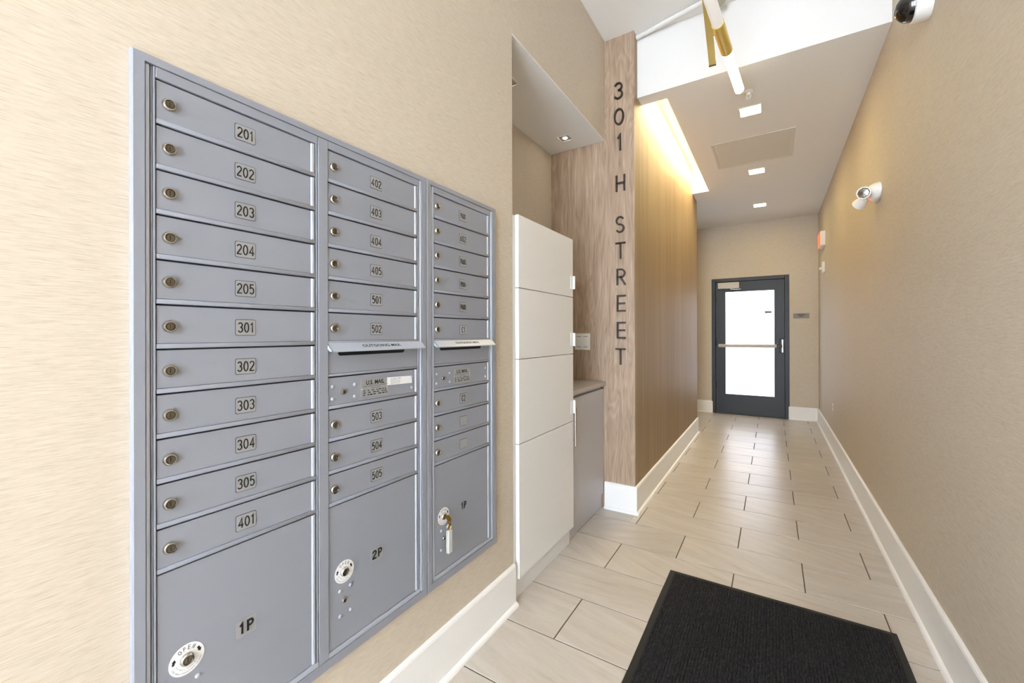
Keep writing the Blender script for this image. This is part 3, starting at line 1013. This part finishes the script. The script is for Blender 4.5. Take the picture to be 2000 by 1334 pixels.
# key with tag hanging in the lock of the narrow unit
ky, kz = C3[0] + 0.0505, 0.612
key = thing('key_ring', 'brass key and clear plastic tag hanging from parcel lock', 'key', (X_DOOR + 0.008, ky, kz - 0.13))
bm = B()
box(bm, X_DOOR + 0.006, X_DOOR + 0.016, ky - 0.001, ky + 0.001, kz - 0.003, kz + 0.003)
lathe(bm, (X_DOOR + 0.026, ky - 0.0016, kz - 0.003), (0, 1, 0), [(0, 0.0118), (0.0006, 0.0125), (0.0026, 0.0125), (0.0032, 0.0118)], 20)
obj('key', bm, M['keybrass'], key, smooth=True)
bm = B()
for k in range(2):
    cz = kz - 0.020 - 0.013 * k
    pts = [(X_DOOR + 0.028 + 0.008 * math.cos(a), ky + 0.004 * math.sin(a) * (1 if k else -1), cz + 0.0085 * math.sin(a)) for a in (2 * math.pi * i / 20 for i in range(20))]
    tube(bm, pts, 0.0019, 8, closed=True)
obj('split_ring', bm, M['keybrass'], key, smooth=True)
bm = B()
box(bm, X_DOOR + 0.024, X_DOOR + 0.0285, ky - 0.0125, ky + 0.0075, kz - 0.128, kz - 0.044, 0.0018)
box(bm, X_DOOR + 0.0288, X_DOOR + 0.0325, ky - 0.0085, ky + 0.0120, kz - 0.130, kz - 0.046, 0.0015)
obj('plastic_tag', bm, M['clear_tag'], key)

# ================================================================== WHITE LOCKERS
lk = thing('parcel_locker', 'tall white four-door parcel locker standing in the niche', 'locker', (-1.25, 2.02, 0))
XF = -1.038
LY0, LY1 = 1.720, 2.366
bm = B(); box(bm, XN + 0.01, XF - 0.022, YN + 0.002, LY1 - 0.002, 0.100, 1.868)
obj('carcass', bm, M['locker'], lk)
bm = B(); box(bm, XN + 0.05, -1.066, YN + 0.002, LY1 - 0.002, 0.0, 0.099)
obj('kick_board', bm, M['locker'], lk)
divs = [1.872, 1.5155, 1.169, 0.757, 0.106]
for i in range(4):
    bm = B(); box(bm, XF - 0.020, XF, LY0, LY1, divs[i + 1] + 0.0018, divs[i] - 0.0018, 0.0012)
    dd = obj('door', bm, M['locker'], lk)
    zz = (1.605, 1.257, 0.845)[i] if i < 3 else None
    if zz:
        bm = B()
        box(bm, XF + 0.0002, XF + 0.0025, LY1 - 0.040, LY1 - 0.004, zz - 0.040, zz + 0.040, 0.0008)
        box(bm, XF + 0.0002, XF + 0.015, LY1 - 0.0040, LY1 - 0.0015, zz - 0.040, zz + 0.040, 0.0008)
        obj('pull_tab', bm, M['plastic'], dd)

# ================================================================== GREY BASE CABINET + COUNTER
bc = thing('base_cabinet', 'low grey base cabinet between white locker and wood panel', 'cabinet', (-1.28, 2.66, 0))
GY0, GY1 = 2.370, 2.990
bm = B(); box(bm, XN + 0.01, -1.090, GY0, GY1, 0.100, 0.896)
obj('body', bm, M['greylam'], bc)
bm = B(); box(bm, XN + 0.05, -1.084, GY0, GY1 - 0.0, 0.0, 0.099)
obj('kick_board', bm, M['greylam'], bc)
bm = B(); box(bm, -1.088, -1.067, GY0 + 0.002, GY1 - 0.004, 0.108, 0.884, 0.0012)
gd = obj('door', bm, M['greylam'], bc)
bm = B()
tube(bm, [(-1.030, GY0 + 0.010, 0.600), (-1.030, GY0 + 0.010, 0.835)], 0.006, 12)
for zz in (0.635, 0.80):
    tube(bm, [(-1.0665, GY0 + 0.010, zz), (-1.030, GY0 + 0.010, zz)], 0.004, 8)
obj('bar_handle', bm, M['chrome'], gd, smooth=True)
bm = B(); box(bm, XN + 0.002, -1.050, GY0, GY1 + 0.003, 0.908, 0.937, 0.002)
tag(obj('countertop', bm, M['counter']), 'pale grey stone slab lying on the low grey cabinet', 'countertop')

# ================================================================== WOOD PANEL: LETTERS AND SWITCH
chars = [('3', 'numeral 3 topmost of the address on the wood panel'),
         ('0', 'numeral 0 between 3 and 1 on the wood panel'),
         ('1', 'numeral 1 below the 0 on the wood panel'),
         ('H', 'letter H alone in the middle of the address'),
         ('S', 'letter S starting the word STREET'),
         ('T', 'letter T directly below the letter S'),
         ('R', 'letter R below the upper T'),
         ('E', 'upper letter E directly below the R'),
         ('E', 'lower letter E just above the last letter'),
         ('T', 'letter T lowest of the address on the wood panel')]
zc = [3.0655, 2.8755, 2.6878, 2.3894, 2.0878, 1.8969, 1.7045, 1.5125, 1.3167, 1.1245]
xc = [-0.9472, -0.944, -0.941, -0.9345, -0.939, -0.936, -0.933, -0.9335, -0.934, -0.9385]
for (ch, lab), z, x in zip(chars, zc, xc):
    bm = B()
    sq = {'H': 1.10, 'T': 1.15, 'E': 1.2, 'S': 1.1, '3': 1.15, '0': 1.3, '1': 1.1, 'R': 1.15}[ch]
    stroke_text(bm, ch, (0, 0, 0), PX, PY_, PN, 0.110, 0.0125, 0.012, sq)
    o = obj('sign_letter' if ch.isalpha() else 'sign_numeral', bm, M['letter'], None, (x, YP - 0.0002, z))
    tag(o, 'dark bronze ' + lab, 'letter' if ch.isalpha() else 'numeral', 'street address on the wood panel')

sw = thing('light_switch', 'white double rocker switch plate on the wood panel', 'switch', (-1.235, YP, 1.231))
bm = B(); box(bm, -1.298, -1.173, YP - 0.007, YP - 0.0002, 1.168, 1.294, 0.003)
obj('cover_plate', bm, M['plastic'], sw)
for x in (-1.262, -1.209):
    bm = B()
    prism(bm, [(YP - 0.0105, 1.197), (YP - 0.0105, 1.199), (YP - 0.0085, 1.265), (YP - 0.0068, 1.265), (YP - 0.0068, 1.197)], 'x', x - 0.0165, x + 0.0165)
    obj('rocker', bm, M['plastic'], sw)
    bm = B()
    for zz in (1.192, 1.270):
        box(bm, x - 0.018, x + 0.018, YP - 0.0073, YP - 0.0069, zz - 0.0018, zz + 0.0018)
    obj('rocker_gap', bm, M['greyink'], sw)

# niche downlights
for (x, y), lab in (((-1.284, 2.793), 'small square recessed niche light near the wood panel'), ((-1.275, 2.000), 'small square recessed niche light behind the wall edge')):
    nd = thing('niche_downlight', lab, 'downlight', (x, y, ZS - 0.006), 'niche downlights')
    bm = B()
    s, w = 0.050, 0.010
    zt, zb = ZS - 0.0062, ZS - 0.0095
    for (a, b_, c, d) in ((x - s, x + s, y - s, y - s + w), (x - s, x + s, y + s - w, y + s), (x - s, x - s + w, y - s + w, y + s - w), (x + s - w, x + s, y - s + w, y + s - w)):
        box(bm, a, b_, c, d, zb, zt)
    obj('trim_ring', bm, M['white'], nd)
    bm = B(); box(bm, x - s + w, x + s - w, y - s + w, y + s - w, ZS - 0.0072, zt)
    obj('baffle', bm, M['plate'], nd)
    bm = B(); lathe(bm, (x, y, ZS - 0.0073), (0, 0, -1), [(0, 0.016), (0.002, 0.014), (0.003, 0)], 16)
    obj('lens', bm, M['nichelamp'], nd)

# ================================================================== CORRIDOR CEILING FITTINGS
for (x, y), lab in (((-0.139, 3.720), 'square lit downlight nearest the beam'), ((-0.136, 5.145), 'square lit downlight just past the access panel'),
                    ((-0.138, 6.53), 'square lit downlight nearest the black door')):
    dl = thing('ceiling_downlight', lab, 'downlight', (x, y, ZC), 'corridor downlights')
    s, w = 0.078, 0.010
    bm = B()
    for (a, b_, c, d) in ((x - s, x + s, y - s, y - s + w), (x - s, x + s, y + s - w, y + s), (x - s, x - s + w, y - s + w, y + s - w), (x + s - w, x + s, y - s + w, y + s - w)):
        box(bm, a, b_, c, d, ZC - 0.006, ZC - 0.0002, 0.001)
    obj('trim_ring', bm, M['white'], dl)
    bm = B(); box(bm, x - s + w, x + s - w, y - s + w, y + s - w, ZC - 0.004, ZC - 0.0002)
    obj('diffuser', bm, M['downlight'], dl)

ap = thing('access_panel', 'off-white rectangular access panel flush in the corridor ceiling', 'panel', (-0.152, 4.54, ZC))
x0, x1, y0, y1 = -0.478, 0.172, 4.215, 4.875
bm = B()
for (a, b_, c, d) in ((x0, x1, y0, y0 + 0.02), (x0, x1, y1 - 0.02, y1), (x0, x0 + 0.02, y0 + 0.02, y1 - 0.02), (x1 - 0.02, x1, y0 + 0.02, y1 - 0.02)):
    box(bm, a, b_, c, d, ZC - 0.005, ZC - 0.0002, 0.001)
obj('frame', bm, M['access'], ap)
bm = B(); box(bm, x0 + 0.024, x1 - 0.024, y0 + 0.024, y1 - 0.024, ZC - 0.0035, ZC - 0.0002)
obj('door', bm, M['access'], ap)

sp = thing('sprinkler', 'white pendant sprinkler head in front of the nearest downlight', 'sprinkler', (-0.139, 3.43, ZC))
bm = B(); lathe(bm, (-0.139, 3.43, ZC - 0.0002), (0, 0, -1), [(0, 0.036), (0.004, 0.034), (0.010, 0.016), (0.022, 0.012), (0.022, 0)], 24)
obj('escutcheon', bm, M['plastic'], sp, smooth=True)
bm = B()
for s in (-1, 1):
    tube(bm, [(-0.139 + s * 0.011, 3.43, ZC - 0.020), (-0.139 + s * 0.014, 3.43, ZC - 0.034), (-0.139 + s * 0.003, 3.43, ZC - 0.048)], 0.0028, 8)
obj('yoke', bm, M['plastic'], sp, smooth=True)
bm = B(); lathe(bm, (-0.139, 3.43, ZC - 0.047), (0, 0, -1), [(0, 0.006), (0.003, 0.019), (0.005, 0.019), (0.005, 0)], 20)
obj('deflector', bm, M['plastic'], sp, smooth=True)

# cove strip in the slot
cv = thing('cove_light', 'long lit strip hidden in the ceiling slot above the bronze wall', 'light', (-0.70, 4.38, 3.31))
bm = B(); box(bm, -0.735, -0.665, SY0 + 0.02, SY1 - 0.04, 3.300, 3.3195)
obj('housing', bm, M['white'], cv)
bm = B(); box(bm, -0.725, -0.675, SY0 + 0.03, SY1 - 0.05, 3.296, 3.2995)
obj('diffuser', bm, M['cove'], cv)

# ================================================================== CHANDELIER
ZCH = 2.86
ch = thing('chandelier', 'angular brass ceiling light with frosted tubes near the beam', 'chandelier', (-0.26, 2.05, ZU))
bm = B()
def obar(bm, p, q, w, h):
    p, q = Vector(p), Vector(q); d = (q - p).normalized(); s = Vector((d.y, -d.x, 0)).normalized() * w / 2; u = Vector((0, 0, h / 2))
    A = [bm.verts.new(p + a) for a in (-s - u, s - u, s + u, -s + u)]; Bv = [bm.verts.new(q + a) for a in (-s - u, s - u, s + u, -s + u)]
    fs = [bm.faces.new(A), bm.faces.new(list(reversed(Bv)))]
    for i in range(4): fs.append(bm.faces.new((A[i], Bv[i], Bv[(i + 1) % 4], A[(i + 1) % 4])))
    bmesh.ops.recalc_face_normals(bm, faces=fs)
bar_a, bar_b = Vector((-0.203, 1.20, 2.90)), Vector((-0.2975, 2.735, 2.90))
bdir = (bar_b - bar_a).normalized()
obar(bm, bar_a, bar_b, 0.036, 0.018)
obj('bar', bm, M['brass'], ch)
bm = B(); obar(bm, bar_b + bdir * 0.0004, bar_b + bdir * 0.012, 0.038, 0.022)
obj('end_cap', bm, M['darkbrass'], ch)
t0, t1 = Vector((-0.243, 2.155, ZCH)), Vector((-0.1735, 3.066, ZCH))
tdir = (t1 - t0).normalized()
ca, cb = Vector((-0.2335, 2.318, ZCH)), Vector((-0.2165, 2.573, ZCH))
def along(y): return t0 + tdir * ((y - t0.y) / tdir.y)
bm = B(); lathe(bm, along(2.335), tdir, [(0, 0.030), (0.258, 0.030)], 28)
obj('collar', bm, M['brass'], ch, smooth=True)
bm = B(); lathe(bm, along(1.55), tdir, [(0, 0.020), (0.012, 0.0265), (0.785, 0.0265), (0.785, 0)], 28)
obj('tube', bm, M['tube_unlit_glow'], ch, smooth=True)
bm = B(); lathe(bm, along(2.594), tdir, [(0, 0.0), (0, 0.0265), (0.455, 0.0265), (0.468, 0.020), (0.470, 0)], 28)
obj('tube', bm, M['tube'], ch, smooth=True)
bm = B()
tube(bm, [(-0.243, 1.85, 2.9105), (-0.243, 1.85, ZU - 0.03)], 0.008, 10)
lathe(bm, (-0.243, 1.85, ZU - 0.0003), (0, 0, -1), [(0, 0.06), (0.025, 0.06), (0.03, 0.05), (0.03, 0)], 28)
obj('stem', bm, M['brass'], ch, smooth=True)
bm = B()
bp_ = bar_a + (bar_b - bar_a) * ((2.46 - bar_a.y) / (bar_b.y - bar_a.y))
tube(bm, [bp_ + Vector((0.016, 0, -0.004)), along(2.46) + Vector((-0.02, 0, 0.01))], 0.006, 8)
obj('bracket', bm, M['brass'], ch)

bm = B()
tube(bm, [(-0.832, 3.058, ZU - 0.0165), (-0.36, 2.952, ZU - 0.0165)], 0.016, 16)
tag(obj('ceiling_pipe', bm, M['white'], smooth=True), 'white painted pipe crossing the ceiling from the wood column', 'pipe')
bm = B(); lathe(bm, (-0.275, 2.93, ZU - 0.0003), (0, 0, -1), [(0, 0.044), (0.045, 0.044), (0.075, 0.038), (0.085, 0.030), (0.085, 0)], 8)
tag(obj('ceiling_sensor', bm, M['greyhead']), 'grey faceted sensor on the entry ceiling beside the chandelier', 'sensor')

# ================================================================== RIGHT WALL FITTINGS
# dome camera
cy, cz = 2.425, 2.692
dc = thing('dome_camera', 'white wall camera with glossy black dome high on right wall', 'camera', (XR, cy, cz))
bm = B(); lathe(bm, (XR - 0.0003, cy, cz), (-1, 0, 0), [(0, 0.066), (0.006, 0.068), (0.046, 0.068), (0.054, 0.066), (0.057, 0.061), (0.057, 0)], 36)
obj('housing', bm, M['plastic'], dc, smooth=True)
bm = B(); lathe(bm, (XR - 0.0565, cy, cz), (-1, 0, 0), [(0, 0.060)] + [(0.060 * math.sin(a), 0.060 * math.cos(a)) for a in (math.pi / 2 * i / 8 for i in range(1, 8))] + [(0.060, 0)], 32)
obj('dome', bm, M['smoked'], dc, smooth=True)

# emergency twin-head light
ey, ez = 3.455, 2.182
el = thing('emergency_light', 'white twin-head emergency light on right wall', 'emergency light', (XR, ey, ez))
bm = B()
n = 10
rings = []
for i in range(n + 1):
    a = math.pi / 2 * i / n
    rings.append((0.066 * math.sin(a), math.cos(a)))
d_ = []
for hh, sc in rings:
    d_.append([bm.verts.new((XR - 0.0004 - hh, ey + 0.100 * sc * math.cos(t), ez + 0.058 * sc * math.sin(t))) for t in (2 * math.pi * i / 28 for i in range(28))] if sc > 1e-4
              else [bm.verts.new((XR - 0.0004 - hh, ey, ez))])
for k in range(n):
    A, B_ = d_[k], d_[k + 1]
    for i in range(28):
        j = (i + 1) % 28
        bm.faces.new((A[i], A[j], B_[j], B_[i]) if len(B_) > 1 else (A[i], A[j], B_[0]))
bmesh.ops.recalc_face_normals(bm, faces=bm.faces[:])
obj('body', bm, M['plastic'], el, smooth=True)
def head(c, d):
    bm = B()
    lathe(bm, c, d, [(-0.036, 0.0), (-0.034, 0.018), (-0.016, 0.031), (0.014, 0.037), (0.024, 0.037), (0.024, 0.032)], 28)
    o = obj('lamp_head', bm, M['plastic'], el, smooth=True)
    bm = B()
    lathe(bm, Vector(c) + Vector(d).normalized() * 0.0242, d, [(0, 0.032), (-0.0, 0.026), (0.003, 0.014), (0.005, 0)], 8)
    obj('reflector', bm, M['reflector'], o)
head((XR - 0.078, ey - 0.085, ez - 0.018), (-0.40, -1.0, -0.12))
head((XR - 0.078, ey + 0.055, ez - 0.040), (-0.5, 0.9, -0.45))
bm = B(); lathe(bm, (XR - 0.044, ey - 0.02, ez - 0.043), (-0.5, -0.3, -0.8), [(0, 0.007), (0.004, 0.006), (0.005, 0)], 12)
tag(obj('indicator', bm, M['led'], el), 'small red indicator')

# lit box sign, strobe, outlet
es = thing('exit_sign', 'thin white box sign with glowing red face on right wall', 'sign', (XR, 6.70, 2.40))
bm = B(); box(bm, XR - 0.050, XR - 0.0004, 6.54, 6.86, 2.405, 2.585, 0.004)
obj('housing', bm, M['plastic'], es)
bm = B(); box(bm, XR - 0.054, XR - 0.0502, 6.550, 6.850, 2.413, 2.577)
obj('face', bm, M['orange'], es)
sb = thing('strobe_alarm', 'small white wall strobe below the red lit sign', 'alarm', (XR, 6.62, 2.07))
bm = B(); box(bm, XR - 0.030, XR - 0.0004, 6.565, 6.675, 2.068, 2.200, 0.004)
obj('housing', bm, M['plastic'], sb)
bm = B(); lathe(bm, (XR - 0.0302, 6.62, 2.115), (-1, 0, 0), [(0, 0.022), (0.02, 0.020), (0.03, 0.010), (0.032, 0)], 16)
obj('lens', bm, M['sticker'], sb, smooth=True)
ot = thing('wall_outlet', 'white electrical outlet low on right wall', 'outlet', (XR, 5.79, 0.42))
bm = B(); box(bm, XR - 0.006, XR - 0.0004, 5.745, 5.820, 0.418, 0.535, 0.002)
obj('cover_plate', bm, M['paper'], ot)
for zz in (0.452, 0.501):
    bm = B(); box(bm, XR - 0.0085, XR - 0.0061, 5.765, 5.800, zz - 0.014, zz + 0.014, 0.003)
    obj('socket', bm, M['plastic'], ot)

# name plate beside the far door
np_ = thing('door_sign', 'small grey metal sign beside the black door', 'sign', (0.363, YF, 1.51))
bm = B(); box(bm, 0.266, 0.460, YF - 0.006, YF - 0.0004, 1.510, 1.585, 0.002)
obj('plate', bm, M['signgrey'], np_)
bm = B()
rnd = random.Random(5)
for z, xa, xb in ((1.563, 0.315, 0.410), (1.541, 0.335, 0.385)):
    x = xa
    while x < xb:
        w = 0.0085
        vv = [bm.verts.new((a, YF - 0.0064, b_)) for a, b_ in ((x, z - 0.006), (x + w, z - 0.006), (x + w, z + 0.006), (x, z + 0.006))]
        bm.faces.new(vv); x += w + 0.0025
obj('lettering', bm, M['ink'], np_)

# ================================================================== FLOOR MAT
mt = thing('floor_mat', 'black ribbed entrance mat with rubber border on the tile floor', 'mat', (-0.014, 1.6, 0))
mx0, mx1, my0, my1 = -0.475, 0.447, 0.85, 2.378
bm = B(); box(bm, mx0, mx1, my0, my1, 0.0003, 0.006, 0.002)
obj('border', bm, M['blackfelt'], mt)
bm = B()
ribs = 74
e = 0.026
wr = (mx1 - mx0 - 2 * e) / ribs
rows_y = [my0 + e + (my1 - my0 - 2 * e) * i / 40 for i in range(41)]
cols = []
for i in range(ribs):
    for fr, hh in ((0.0, 0.0065), (0.22, 0.0098), (0.5, 0.0105), (0.78, 0.0098)):
        cols.append((mx0 + e + (i + fr) * wr, hh))
cols.append((mx1 - e, 0.0065))
rn = random.Random(2)
grid = [[bm.verts.new((x, y, h + (rn.uniform(-0.0006, 0.0006) if 0 < j < 40 else 0))) for x, h in cols] for j, y in enumerate(rows_y)]
for j in range(40):
    for i in range(len(cols) - 1):
        bm.faces.new((grid[j][i], grid[j][i + 1], grid[j + 1][i + 1], grid[j + 1][i]))
o = obj('pile', bm, M['carpet'], mt, smooth=False)
